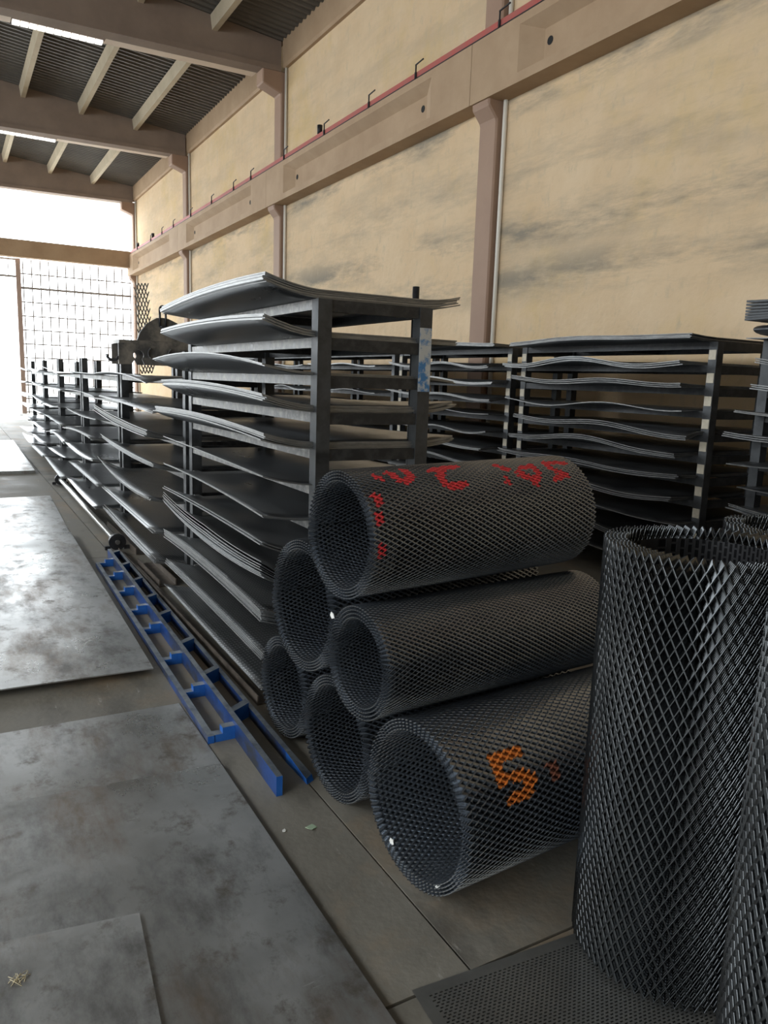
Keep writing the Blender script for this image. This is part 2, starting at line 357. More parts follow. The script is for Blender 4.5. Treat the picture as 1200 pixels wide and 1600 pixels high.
# open gable end: portal beam, post and wire grille gate
tag(box('portal_beam', LX, 6.47, 31.20, 31.55, 5.61, 6.21, 'concrete_paint'), 'tan concrete beam spanning the open end of the hall', 'beam', kind='structure')
tag(box('gate_post', 2.36, 2.52, 31.62, 31.80, -.03, 5.61, 'gate_paint'), 'slim upright post between the open doorway and wire grille', 'post', kind='structure')
gt = empty('grille_gate', (4.4, 31.68, 0), 'tall pale wire grille closing the right part of the open end', 'gate')
for i in range(14):
    x = 2.60 + i * .292
    box('bar', x - .02, x + .02, 31.66, 31.682, -.03, 5.60, 'wire', gt)
for i in range(11):
    z = .04 + i * .505
    h = .04 if i == 10 - 1 else .022
    box('crossbar', 2.52, 6.46, 31.682, 31.705, z - h, z + h, 'wire', gt)
tr = empty('grille_transom', (0, 31.68, 5.0), 'narrow barred strip above the open doorway left of the post', 'grille')
box('frame_bar', -4.0, 2.36, 31.66, 31.72, 4.93, 5.0, 'wire', tr); box('frame_bar', -4.0, 2.36, 31.66, 31.72, 5.54, 5.60, 'wire', tr)
for i in range(9):
    box('bar', 2.1 - i * .30, 2.13 - i * .30, 31.67, 31.70, 5.0, 5.54, 'wire', tr)

# ---------------------------------------------------------------- bent sheets
def sheet_mesh(x0, x1, y0, y1, zf, th, m, nx=12, ny=10, name='metal_sheet'):
    xs = np.linspace(x0, x1, nx + 1); ys = np.linspace(y0, y1, ny + 1); cx, cy = (x0 + x1) / 2, (y0 + y1) / 2
    T = []; Bm = []
    for x in xs:
        for y in ys:
            z = zf(x, y); T.append((x - cx, y - cy, z + th)); Bm.append((x - cx, y - cy, z))
    n = len(T); V = T + Bm; F = []; W = ny + 1
    for i in range(nx):
        for j in range(ny):
            a = i * W + j; F.append((a, a + W, a + W + 1, a + 1)); F.append((n + a, n + a + 1, n + a + W + 1, n + a + W))
    k = len(F)
    for i in range(nx):
        for a, b in ((i * W, (i + 1) * W), ((i + 1) * W + ny, i * W + ny)): F.append((a, a + n, b + n, b))
    for j in range(ny):
        for a, b in ((j + 1, j), (nx * W + j, nx * W + j + 1)): F.append((a, a + n, b + n, b))
    me = mesh(name, V, F, [m, 'rack_steel' if m == 'rack_steel' else 'sheet_edge_dark' if m == 'sheet_dark' else 'sheet_edge'], idx=[0 if i < k else 1 for i in range(len(F))]); me.polygons.foreach_set('use_smooth', [i < k for i in range(len(F))]); return me

def quad3(y, ya, yb, e):
    t = (y - ya) / (yb - ya); n, md, f = e
    return n * (1 - t) * (1 - 2 * t) + 4 * md * t * (1 - t) + f * t * (2 * t - 1)

# ---------------------------------------------------------------- racks
def rack(x0, x1, y0, y1, ztop, levels, label, group, front='rail_steel', post=.075, rail_h=.05, patches=False, posttop=None):
    t = empty('sheet_rack', ((x0 + x1) / 2, (y0 + y1) / 2, 0), label, 'rack', group)
    pz = posttop or ztop
    for x in (x0, x1 - post):
        for y in (y0, y1 - post):
            p = box('post', x, x + post, y, y + post, 0, pz, 'rack_steel', t)
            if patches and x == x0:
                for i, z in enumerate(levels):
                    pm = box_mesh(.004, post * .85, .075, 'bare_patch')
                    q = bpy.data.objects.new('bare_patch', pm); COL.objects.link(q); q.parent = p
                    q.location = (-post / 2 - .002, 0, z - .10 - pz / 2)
    for i, z in enumerate(levels):
        # long rails sit between the posts, end rails across
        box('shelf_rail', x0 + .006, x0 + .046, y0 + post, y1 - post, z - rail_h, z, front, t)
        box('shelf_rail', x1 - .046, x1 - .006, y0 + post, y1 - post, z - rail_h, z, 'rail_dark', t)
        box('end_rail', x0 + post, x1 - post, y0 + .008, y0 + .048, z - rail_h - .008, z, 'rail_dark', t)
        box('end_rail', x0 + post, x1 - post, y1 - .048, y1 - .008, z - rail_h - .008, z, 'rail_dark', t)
        if len(levels) > 8:
            ym = (y0 + y1) / 2
            box('cross_bar', x0 + .046, x1 - .046, ym - .02, ym + .02, z - rail_h, z - .004, 'rail_dark', t)
    return t

def stack(n, x0, x1, y0, y1, base, edge, xp, xq, m, label, group, th=.005, gap=.0012, fan=0., curl=0., nx=12, ny=10, right=(0, 0, 0), wave=0., ph=0.):
    cx, cy = (x0 + x1) / 2, (y0 + y1) / 2
    z = 0
    me0 = None
    for i in range(n):
        f = i * fan; jx = random.uniform(-.012, .012) if n > 1 else 0; jy = random.uniform(-.015, .015) if n > 1 else 0
        if me0 is None or fan:
            def zf(x, y):
                if x < xp:
                    k = ((xp - x) / (xp - x0)) ** 1.7; return base + k * (quad3(y, y0, y1, edge) + wave * math.sin(9.5 * (y - y0) / (y1 - y0) + ph) + f * (1 - abs(2 * (y - y0) / (y1 - y0) - 1) * .4) - base)
                if x > xq:
                    k = ((x - xq) / max(1e-4, x1 - xq)) ** 1.7; return base + k * quad3(y, y0, y1, right)
                return base
            me0 = sheet_mesh(x0, x1, y0, y1, zf, th, m, nx, ny)
        o = link('metal_sheet', me0, None, (cx + jx, cy + jy, z)); z += th + gap
        tag(o, label, 'metal sheet', group)

# nearest rack of the front row
R1L = [2.034 - .184 * i for i in range(11)]
r1 = rack(1.575, 2.235, 3.44, 5.76, 2.034, R1L, 'tall dark steel rack right behind the mesh rolls, full of bent sheets', 'racks of the front row')
pole = link('end_pole', tube((2.262, 3.66, 0), (2.262, 3.66, 2.165), .019, 'black_iron', 14, 'end_pole'), r1, (0, 0, 0))
ch = box('paint_patch', 2.16, 2.232, 3.436, 3.4395, 1.60, 1.93, 'chip_blue', r1)
ED = [(2.09, 2.10, 2.06), (1.915, 1.94, 1.925), (1.70, 1.77, 1.74), (1.535, 1.575, 1.57), (1.345, 1.385, 1.375), (1.165, 1.19, 1.205),
      (.96, 1.00, 1.005), (.825, .84, .835), (.655, .635, .72), (.43, .475, .475), (.225, .26, .28), (.055, .075, .10)]
CNT = [6, 4, 2, 5, 5, 1, 2, 2, 7, 10, 5, 3]
MT = ['sheet', 'sheet', 'sheet', 'sheet', 'sheet', 'sheet', 'sheet', 'sheet', 'sheet', 'sheet_perf', 'sheet_perf', 'sheet_perf']
RG = [(.03, .01, 0), (.0, -.01, 0), (-.02, 0, 0), (.035, .0, 0), (.03, .0, 0), (.02, 0, 0), (0, 0, 0), (0, 0, 0), (0, 0, 0), (0, 0, 0), (0, 0, 0), (0, 0, 0)]
for i in range(12):
    b = R1L[i] if i < 11 else .045
    lab = ('bent steel sheet in the pile on top of the rack right behind the mesh rolls' if i == 0 else
           'steel sheet on the %s shelf down in the rack right behind the mesh rolls' % ORD[i - 1] if i < 11 else
           'perforated steel sheet lowest on the floor under the rack right behind the mesh rolls')
    yf = 5.72 if i in (2, 4) else 5.47
    stack(CNT[i], 1.31, 2.42, 3.475, yf, b, ED[i], 1.60, 2.21, MT[i], lab, 'sheets of the nearest rack, level %d' % i,
          th=.0065 if i not in (8, 9, 10) else .0055, gap=.001, fan=.012 if i == 8 else 0, nx=16, ny=14, right=RG[i])

# other racks of the front row, lower, getting farther away
row1 = [(5.86, 8.42), (8.52, 11.10), (11.20, 13.62), (13.72, 15.95), (16.05, 18.35)]
rl = ['second rack of the front row', 'third rack of the front row', 'fourth rack of the front row', 'fifth rack of the front row', 'last rack of the front row']
for k, (ya, yb) in enumerate(row1):
    lv = [1.62, 1.375, 1.13, .88, .63, .385, .14] if k == 0 else [1.60, 1.36, 1.11, .89, .66, .40, .17]
    rack(1.575, 2.235, ya, yb, 1.82, lv, 'dark steel sheet rack, %s%s' % (rl[k], [' under the lifting beam', '', '', '', ' by the bright doorway'][k]), 'racks of the front row', posttop=1.82)
    for i, z in enumerate(lv):
        n = [1, 2, 5, 4, 3, 2, 4][i] if k == 0 else random.choice([1, 1, 2, 3])
        e = [random.uniform(-.03, .05), random.uniform(-.01, .05), random.uniform(-.02, .10)]
        if k == 0: e = [(-.05, .02, .0), (-.03, 0, .02), (.04, .06, .13), (.05, .05, .10), (.045, .03, .13), (.02, .04, .07), (.03, .05, .10)][i]
        e = [z + v + .0 for v in e]
        stack(n, 1.30 + random.uniform(-.02, .05), 2.40, ya + .02 + random.uniform(0, .08), yb - .08 - random.uniform(0, .18), z, e, 1.60, 2.21,
              'sheet' if random.random() < .75 else 'sheet_perf', 'steel sheet on the %s shelf of the %s' % (ORD[i], rl[k]),
              'sheets of %s, shelf %d' % (rl[k].split(',')[0], i), th=.006, fan=.006 if n > 2 and k == 0 else 0, nx=10, ny=10, right=(random.uniform(-.02, .02),) * 3)

# back row along the wall
row2 = [(1.15, 3.54), (3.92, 6.24), (6.40, 8.72), (8.85, 11.15), (11.3, 13.6), (13.75, 16.0), (16.2, 18.5)]
r2 = ['rack at the right edge of the picture', 'wide back row rack', 'rack left of the wide one', 'fourth rack of the back row',
      'fifth rack of the back row', 'sixth rack of the back row', 'farthest rack of the back row']
for k, (ya, yb) in enumerate(row2):
    lv = [2.035 - .179 * i for i in range(11)]
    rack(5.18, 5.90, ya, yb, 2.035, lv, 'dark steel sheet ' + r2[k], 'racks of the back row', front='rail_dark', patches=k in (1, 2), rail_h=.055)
    for i, z in enumerate(lv):
        n = (1 if k == 0 and i == 0 else 4 if i == 0 else random.choice([1, 2, 3, 3])) if k < 3 else random.choice([1, 2])
        w = random.uniform(-.03, .035)
        e = (z + random.uniform(-.04, .02), z + random.uniform(-.02, .04), z + random.uniform(-.01, .03))
        if i == 0: e = (z + .01, z + .03, z + .005) if k else (z, z, z)
        xx = 4.95 + (random.uniform(-.03, .04)); yo = random.uniform(0, .12)
        if k == 0: yo = 0
        stack(n, xx, 6.12, ya + (.03 if i else 0) + yo, yb - .02 - random.uniform(0, .18) + (.10 if k == 0 else 0) + (.03 if k == 1 else 0), z, e, 5.20, 5.88,
              random.choice(['sheet_dark', 'sheet_dark', 'sheet_perf', 'sheet']), 'dark sheet on the %s shelf of the %s' % (ORD[i], r2[k]),
              'sheets of %s, shelf %d' % (r2[k], i), th=.007, gap=.002 if k < 3 else .001, fan=.008 if k in (0, 1) and n > 2 and i else 0, nx=8, ny=18,
              wave=(.006 if i == 0 else random.uniform(.012, .03)), ph=random.uniform(2.0, 4.2))
# rolled offcut and extra sheets on top of the rack at the right edge
ro = mesh('x', [(0, 0, 0)], [], 'mesh'); 
V = []; F = []; ns = 20
for q, yy in enumerate((1.5, 3.46)):
    for i in range(ns):
        a = 2 * math.pi * i / ns; V.append((5.35 + .42 * math.copysign(abs(math.cos(a)) ** .45, math.cos(a)), yy, 2.093 + .04 * math.sin(a)))
F = [(i, i + ns, (i + 1) % ns + ns, (i + 1) % ns) for i in range(ns)] + [tuple(range(ns)), tuple(range(2 * ns - 1, ns - 1, -1))]
tag(link('folded_sheet', mesh('folded_sheet', V, F, 'sheet_dark', True)), 'dark folded sheet with rounded edge on top of the rack at the right edge', 'metal sheet')
for i in range(7):
    me = sheet_mesh(4.88, 6.0, 1.5, 3.50, lambda x, y, i=i: 2.160 + i * .0185 + (.010 * math.sin(3 * y + i * .4)), .0145, 'rack_steel', 8, 8)
    tag(link('metal_sheet', me, None, (5.44, 2.5, 0)), 'wavy dark sheet in the uppermost pile on the rack at the right edge', 'metal sheet', 'uppermost pile at the right edge')

# ---------------------------------------------------------------- expanded metal rolls
def seg_dist(p, a, b):
    ab = b - a; t = np.clip(((p - a) @ ab) / max(1e-9, ab @ ab), 0, 1); return np.linalg.norm(p - (a + t[:, None] * ab), axis=1)
def roll_mesh(name, L, r_in, r_out, turns, lwd, swd, w, h, m, full_all=False, end_rows=6, paint=None, seed=0, oval=(1., 1.), tilt=-1.):
    n = int(round(2 * math.pi * r_out / swd)); rows = int(round(L / (lwd / 2))); A = 2 * n * turns
    a = np.arange(0, A); j = np.arange(0, rows)
    aa, jj = np.meshgrid(a, j, indexing='ij'); aa = aa.ravel(); jj = jj.ravel()
    keep = (aa + jj) % 2 == 0; aa, jj = aa[keep], jj[keep]
    turn = aa // (2 * n)
    if not full_all:
        k2 = (turn == 0) | (turn == turns - 1) | (jj < end_rows) ; aa, jj, turn = aa[k2], jj[k2], turn[k2]
    P0 = np.concatenate([np.stack([aa, jj], 1)] * 2); P1 = np.concatenate([np.stack([aa + 1, jj + 1], 1), np.stack([aa - 1, jj + 1], 1)])
    ok = (P1[:, 0] >= 0) & (P1[:, 0] <= A); P0, P1 = P0[ok], P1[ok]
    dphi = math.pi / n; dt = lwd / 2; rm = (r_in + r_out) / 2
    def prm(P): return P[:, 0] * dphi, P[:, 1] * dt
    f0, t0 = prm(P0); f1, t1 = prm(P1)
    ds = (f1 - f0) * rm; dT = t1 - t0; ln = np.hypot(ds, dT)
    es, et = dT / ln, -ds / ln                     # perpendicular, es > 0 always
    Vs = []
    for (f, t) in ((f0, t0), (f1, t1)):
        for (c, rr) in ((w / 2, tilt * h / 2), (-w / 2, -tilt * h / 2), (-tilt * -.12 * w, -h * .55)):
            rho = r_in + (r_out - r_in) * f / (2 * math.pi * turns) + rr
            ff = f + c * es / rm; tt = t + c * et
            Vs.append(np.stack([tt, rho * np.cos(ff) * oval[0], rho * np.sin(ff) * oval[1]], 1))
    N = len(f0); V = np.stack(Vs, 1).reshape(-1, 3)
    base = (np.arange(N) * 6)[:, None]
    Q = np.concatenate([base + np.array([[0, 1, 4, 3]]), base + np.array([[1, 2, 5, 4]]), base + np.array([[2, 0, 3, 5]])], 1).reshape(-1, 4)
    me = bpy.data.meshes.new(name); me.vertices.add(len(V)); me.vertices.foreach_set('co', V.astype(np.float32).ravel())
    me.loops.add(Q.size); me.loops.foreach_set('vertex_index', Q.astype(np.int32).ravel())
    me.polygons.add(len(Q)); me.polygons.foreach_set('loop_start', np.arange(0, Q.size, 4, dtype=np.int32))
    me.materials.append(M_[m])
    idx = np.zeros(N, np.int32)
    if paint:
        outer = (f0 >= 2 * math.pi * (turns - 1) - .01) | (f0 > 2 * math.pi * (turns - 1.0))
        p = np.stack([(t0 + t1) / 2, np.mod((f0 + f1) / 2, 2 * math.pi) * r_out], 1)
        for col, strokes in paint:
            me.materials.append(M_[col]); ci = len(me.materials) - 1
            for br, pts in strokes:
                q = [np.array([t, math.radians(th % 360) * r_out]) for t, th in pts]
                d = np.min([seg_dist(p, q[i], q[i + 1]) for i in range(len(q) - 1)], axis=0)
                idx[(d < br * (1 + .15 * rng.standard_normal(N))) & outer] = ci
    me.polygons.foreach_set('material_index', np.repeat(idx, 3)); me.update(calc_edges=True); return me
def core_mesh(L, r, m='mesh_core_shade', n=48, oval=(1, 1)):
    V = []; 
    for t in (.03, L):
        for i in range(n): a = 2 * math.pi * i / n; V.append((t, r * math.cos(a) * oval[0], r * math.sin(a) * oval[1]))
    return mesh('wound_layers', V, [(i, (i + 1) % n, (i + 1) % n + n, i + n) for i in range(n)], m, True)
def roll(P0, d, L, r_in, r_out, turns, lwd, swd, w, h, label, m='mesh', paint=None, core=True, me=None, **kw):
    d = Vector(d).normalized(); u = Vector((0, 0, 1)).cross(d)
    if u.length < .2: u = Vector((0, 1, 0)) - d * d.y
    u.normalize(); wv = d.cross(u)
    t = empty('mesh_roll', P0, label, 'mesh roll', 'rolls of expanded metal mesh')
    t.rotation_euler = Matrix((d, u, wv)).transposed().to_euler()
    me = me or roll_mesh('wound_mesh', L, r_in, r_out, turns, lwd, swd, w, h, m, paint=paint, **kw)
    s = link('wound_mesh', me, t, rel=True); s['kind'] = 'stuff'
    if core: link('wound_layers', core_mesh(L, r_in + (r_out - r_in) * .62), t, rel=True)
    return t
def yaw(a, z=0.): return (math.cos(math.radians(a)), math.sin(math.radians(a)), z)
B1, B2 = .012, .017
redA = [(B1, [(.096, 110), (.11, 117.8)]), (B2, [(.166, 108), (.182, 120.2)]), (B2, [(.244, 104.1), (.25, 115.6), (.204, 123.7)]),
        (B2, [(.356, 109.4), (.489, 103.3)]), (B2, [(.425, 105.9), (.362, 122.2), (.375, 133.7), (.454, 131.6)]), (.019, [(.684, 109.7), (.709, 116.5)]),
        (B1, [(.676, 128.2), (.672, 134.5)]), (.017, [(.79, 116.2), (.864, 114.5), (.855, 126.7), (.806, 138.6)]), (B2, [(.762, 124.8), (.803, 133.2)]),
        (B2, [(.945, 111.4), (1.047, 112.7)]), (B2, [(.945, 111.4), (.941, 121.8), (.995, 131.2), (.93, 135.7)]),
        (.02, [(.045, 138.6), (.045, 142.1)]), (.018, [(.03, 155.7), (.03, 158.8)]), (.02, [(.03, 183.4), (.03, 187.9)])]
orgC = [(.018, [(.266, 134.6), (.153, 132.9)]), (.018, [(.157, 133.1), (.157, 148.4)]), (.018, [(.158, 148.1), (.232, 147.2), (.276, 152.7)]),
        (.018, [(.276, 152.7), (.269, 157.1), (.229, 159.6), (.166, 161.2)])]
rA = roll((1.202, 2.412, 1.096), yaw(4, .02), 1.10, .195, .24, 4, .035, .0195, .0080, .006, 'black mesh roll on top of the pile, sprayed with red marks', paint=[('spray_red', redA)])
rB = roll((1.19, 2.222, .676), yaw(4, .0), 1.12, .155, .208, 4, .031, .0175, .0074, .006, 'finely meshed black roll in the middle tier, right under the red marked roll')
rC = roll((1.246, 1.903, .290), yaw(4, 0), 1.15, .242, .285, 4, .040, .0235, .0150, .0065, 'thick black mesh roll on the floor sprayed with an orange number five', m='mesh_c',
          paint=[('spray_orange', orgC), ('spray_rust', [(.022, [(.375, 150.2), (.384, 153.1)])])])
rD = roll((1.22, 2.787, .724), yaw(4, 0), 1.1, .232, .278, 4, .038, .0205, .0080, .007, 'wide open black mesh roll in the middle tier, at the rack side')
rE = roll((1.262, 3.08, .245), yaw(4, 0), 1.1, .19, .24, 4, .038, .0205, .0080, .007, 'small black mesh roll on the floor farthest from the camera, nearest the rack')
rF = roll((1.24, 2.490, .260), yaw(4, 0), 1.1, .21, .255, 4, .038, .0205, .0080, .007, 'black mesh roll on the floor between two others at the pile bottom')
# standing rolls
# axes run from the top rim down
gm = roll_mesh('wound_mesh', 1.225, .185, .243, 5, .052, .0265, .0056, .009, 'mesh_g', full_all=True, tilt=1.)
gb = roll_mesh('wound_mesh', 1.225, .215, .278, 6, .051, .0262, .0056, .009, 'mesh_g', full_all=True, tilt=1.)
rG = roll((1.797, 1.318, 1.240), (0, 0, -1), 1.225, 0, 0, 0, 0, 0, 0, 0, 'large black mesh roll standing upright at the right, its top rim in view', core=False, me=gb)
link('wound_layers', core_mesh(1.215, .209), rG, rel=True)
rH = roll((1.50, .655, 1.236), (0, 0, -1), 1.225, 0, 0, 0, 0, 0, 0, 0, 'black mesh roll standing upright closest to the camera, cut by the right edge', core=False, me=gm)
rI = roll((2.345, 1.375, 1.238), (.0, 0, -1), 1.225, 0, 0, 0, 0, 0, 0, 0, 'black mesh roll standing behind the large upright one, only its rim showing', core=False, me=gm)
# white paper tags caught on the rolls
def scrap(name, c, s, m, parent=None, label=None, cat=None, n=(0, 0, 1), k=5, th=.002):
    n = Vector(n).normalized(); u = n.orthogonal().normalized(); w = n.cross(u); V = []
    for zz in (0, th):
        for i in range(k):
            a = 2 * math.pi * i / k + .4; r = s * random.uniform(.6, 1.1); V.append(tuple(u * r * math.cos(a) + w * r * .7 * math.sin(a) + n * zz))
    F = [tuple(range(k - 1, -1, -1)), tuple(range(k, 2 * k))] + [(i, (i + 1) % k, (i + 1) % k + k, i + k) for i in range(k)]
    o = link(name, mesh(name, V, F, m), None, c)
    if label: tag(o, label, cat)
    return o
scrap('paper_tag', (1.185, 2.415, .79), .016, 'scrap_white', n=(-1, -.3, .2), label='white paper tag caught on the left rim of the roll below the red marked roll', cat='tag')
scrap('paper_tag', (1.262, 1.765, .078), .017, 'scrap_white', n=(-.4, .4, 1), label='white paper tag inside the roll with the orange number', cat='tag')
scrap('paper_tag', (1.243, 2.03, .082), .013, 'scrap_white', n=(-1, -.5, .3), label='white paper tag on the lower rim of the roll with the orange number', cat='tag')

# ---------------------------------------------------------------- steel plates and bits on the floor
def plate(poly, z0, th, label):
    cx = sum(p[0] for p in poly) / 4; cy = sum(p[1] for p in poly) / 4
    o = link('steel_plate', prism_z([(x - cx, y - cy) for x, y in poly], 0, th, 'plate', 'steel_plate'), None, (cx, cy, z0))
    tag(o, label, 'steel plate', 'steel plates laid on the floor'); return o
plate([(-1.7, 2.80), (.928, 2.80), (.926, 3.628), (-1.7, 3.69)], .0, .004, 'stained steel floor plate between the bright raised plate and the big nearest plate')
plate([(-1.7, .1), (.905, .1), (.921, 2.926), (-1.7, 3.13)], .004, .012, 'big rust stained steel floor plate nearest the camera')
plate([(-1.7, .2), (.25, .2), (.416, 2.139), (-1.7, 2.45)], .016, .008, 'steel plate lying on top of the big floor plate in the bottom left corner')
plate([(-2.2, 4.17), (.897, 4.058), (.985, 8.03), (-2.2, 8.40)], .036, .007, 'bright raised steel plate on battens beside the blue frame')
for i in range(4):
    y = 4.6 + i * 1.0
    tag(box('batten', -2.0, .75, y, y + .06, 0, .036, 'rust_steel'), 'flat batten hidden under the bright raised plate', 'batten', 'battens under the raised plate')
plate([(-2.2, 8.46), (.995, 8.09), (1.085, 10.765), (-2.2, 10.5)], 0, .006, 'pale steel plate behind the bright raised one, left of the long pipe')
plate([(-2.4, 13.2), (1.125, 13.2), (1.20, 19.0), (-2.4, 19.0)], .0, .05, 'glaring white thick plate farthest away on the left floor')
scrap('leaf_scrap', (1.085, 2.345, .001), .032, 'scrap_green', n=(.1, .1, 1), k=4, label='small green paper scrap on the concrete beside the mesh rolls', cat='scrap')
scrap('paper_crumb', (.985, 2.37, .001), .012, 'scrap_white', label='tiny white crumb on the concrete left of the green scrap', cat='scrap')
st = empty('straw_tuft', (.075, 2.02, .0245), 'small tuft of pale straw on the bottom left steel plate', 'straw')
for i in range(14):
    a = random.uniform(0, math.pi); l = random.uniform(.01, .022); c = Vector((random.uniform(-.02, .02), random.uniform(-.012, .012), .002))
    v = Vector((math.cos(a) * l, math.sin(a) * l, .003))
    link('stalk', tube(c - v, c + v, .0009, 'straw', 5, 'stalk'), st, rel=True)
# perforated sheet in the lower right corner
def perf_sheet(W, H, px, py, hw, hh, mrg):
    V = []; F = []
    def quad(a, b, c, d): n = len(V); V.extend([a, b, c, d]); F.append((n, n + 1, n + 2, n + 3))
    nx = int((W - 2 * mrg) / px); ny = int((H - 2 * mrg) / py)
    x0 = mrg; x1 = W - mrg; y0 = -mrg; 
    quad((0, 0, 0), (0, -H, 0), (mrg, -H, 0), (mrg, 0, 0)); quad((x1, 0, 0), (x1, -H, 0), (W, -H, 0), (W, 0, 0))
    quad((x0, 0, 0), (x0, y0, 0), (x1, y0, 0), (x1, 0, 0)); quad((x0, y0 - ny * py, 0), (x0, -H, 0), (x1, -H, 0), (x1, y0 - ny * py, 0))
    for j in range(ny):
        yt = y0 - j * py; yb = yt - py; off = px / 2 if j % 2 else 0
        quad((x0, yt, 0), (x0, yt - (py - hh) / 2, 0), (x1, yt - (py - hh) / 2, 0), (x1, yt, 0))
        quad((x0, yb + (py - hh) / 2, 0), (x0, yb, 0), (x1, yb, 0), (x1, yb + (py - hh) / 2, 0))
        y2, y3 = yt - (py - hh) / 2, yb + (py - hh) / 2; xc = x0
        for i in range(nx):
            hx = x0 + off + i * px + px * .2
            if hx + hw > x1: break
            quad((xc, y2, 0), (xc, y3, 0), (hx, y3, 0), (hx, y2, 0)); 
            quad((hx, y2, 0), (hx, y2, -.004), (hx + hw, y2, -.004), (hx + hw, y2, 0))
            xc = hx + hw
        quad((xc, y2, 0), (xc, y3, 0), (x1, y3, 0), (x1, y2, 0))
    return mesh('perforated_sheet', V, F, 'perf_plate')
pf = empty('perforated_sheet', (1.012, 1.516, 0), 'perforated steel sheet on the floor at the foot of the upright roll', 'metal sheet')
pf.rotation_euler = (0, 0, math.radians(-4.5))
q = link('hole_field', perf_sheet(1.0, 1.1, .016, .0094, .0088, .0042, .032), pf, (0, 0, .0055), rel=True); q['kind'] = 'stuff'
link('shade_sheet', box_mesh(.99, 1.09, .001, 'hole_shade'), pf, (.5, -.55, .0006), rel=True)  # black sheet added as the shade seen through the holes

# ---------------------------------------------------------------- blue cradle frame
bf = empty('blue_cradle_frame', (1.08, 4.6, 0), 'long blue painted steel frame with stepped cross blocks lying on the floor', 'frame')
def bar(name, a, b, w, z0, z1, m, parent):
    a, b = Vector((*a, 0)), Vector((*b, 0)); d = (b - a).normalized(); n = Vector((-d.y, d.x, 0)) * w / 2
    poly = [(a - n), (a + n), (b + n), (b - n)]; c = (a + b) / 2
    me = prism_z([(p.x - c.x, p.y - c.y) for p in poly][::-1], z0, z1, m, name)
    return link(name, me, parent, (c.x, c.y, 0))
BLU = ['blue', 'blue_worn', 'blue_end']
bar('centre_bar', (1.058, 2.60), (1.166, 6.94), .026, 0, .085, BLU, bf)
bar('side_bar', (.945, 3.145), (1.022, 6.66), .030, 0, .036, BLU, bf)
bar('side_bar', (1.196, 2.84), (1.262, 6.96), .024, .0, .050, BLU, bf)
tipm = mesh('tip', [(-.012, 0, 0), (.012, 0, 0), (.012, 0, .050), (-.012, 0, .050), (-.004, -.21, 0), (.034, -.19, 0), (.034, -.17, .02), (-.004, -.2, .02)],
            [(0, 1, 2, 3), (4, 7, 6, 5), (0, 3, 7, 4), (1, 5, 6, 2), (3, 2, 6, 7), (0, 4, 5, 1)], ['blue_end', 'blue_worn'], idx=[0, 0, 0, 0, 1, 0])
link('tapered_tip', tipm, bf, (1.196, 2.84, 0))
LB = [(1.035, 6.65), (1.025, 6.18), (1.012, 5.70), (1.002, 5.20), (.992, 4.77), (.98, 4.19), (.967, 3.69), (.957, 3.17)]
cxs = lambda y: 1.058 + .108 * (y - 2.6) / 4.34
for x, y in LB:
    xc = cxs(y) - .012; xm = x + (xc - x) * .42
    BK = ['blue_end', 'blue_worn']; hw = (xc - x - .004) / 2
    b = link('cross_block', prism_z([(-hw, -.022), (hw, -.022), (hw, .022), (-hw, .022)], 0, .036, BK, 'cross_block'), bf, (x + .004 + hw, y, 0))
    hs = (xc - xm) / 2
    q = link('step', prism_z([(-hs, -.022), (hs, -.022), (hs, .022), (-hs, .022)], .036, .064, BK, 'step'), b, (hw - hs, 0, 0), rel=True)
for y in (6.85, 6.37, 5.85, 5.35, 4.92, 4.32, 3.80, 3.30):
    xc = cxs(y) + .014; xs_ = 1.196 + .066 * (y - 2.84) / 4.12 - .012
    me = prism_z([(0, -.03), (xs_ - xc, .035), (xs_ - xc, .085), (0, .02)], .0, .074, ['blue_end', 'blue_worn'], 'cross_block')
    link('cross_block', me, bf, (xc, y, 0))

# long pipe with a flanged wheel at each end
pw = empty('wheeled_axle', (1.315, 9.5, 0), 'long pale steel pipe with dark flanged wheels at both ends on the floor', 'axle')
link('pipe', tube((1.293, 7.30, .078), (1.338, 11.78, .078), .032, 'pipe_steel', 18, 'pipe'), pw, (0, 0, 0))
def wheel(y, x):
    wv = []
    prof = [(-.03, .02), (-.03, .055), (-.028, .078), (-.012, .078), (-.010, .060), (.012, .060), (.014, .074), (.030, .074), (.032, .03)]
    n = 24; V = []; F = []
    for d, r in prof:
        for i in range(n): a = 2 * math.pi * i / n; V.append((r * math.cos(a), d, r * math.sin(a)))
    for k in range(len(prof) - 1):
        for i in range(n): F.append((k * n + i, k * n + (i + 1) % n, (k + 1) * n + (i + 1) % n, (k + 1) * n + i))
    F.append(tuple(range(n))); F.append(tuple(range(len(V) - 1, len(V) - n - 1, -1)))
    w_ = link('wheel', mesh('wheel', V, F, 'black_iron'), pw, (x, y, .078))
    link('hub', tube((0, -.045, 0), (0, .05, 0), .022, 'worn_iron', 12, 'hub'), w_, rel=True)
    for s in (-1, 1):
        q = link('lug', box_mesh(.05, .03, .035, 'black_iron'), w_, (s * .085, 0, -.055), rel=True)
wheel(7.26, 1.293); wheel(11.82, 1.338)

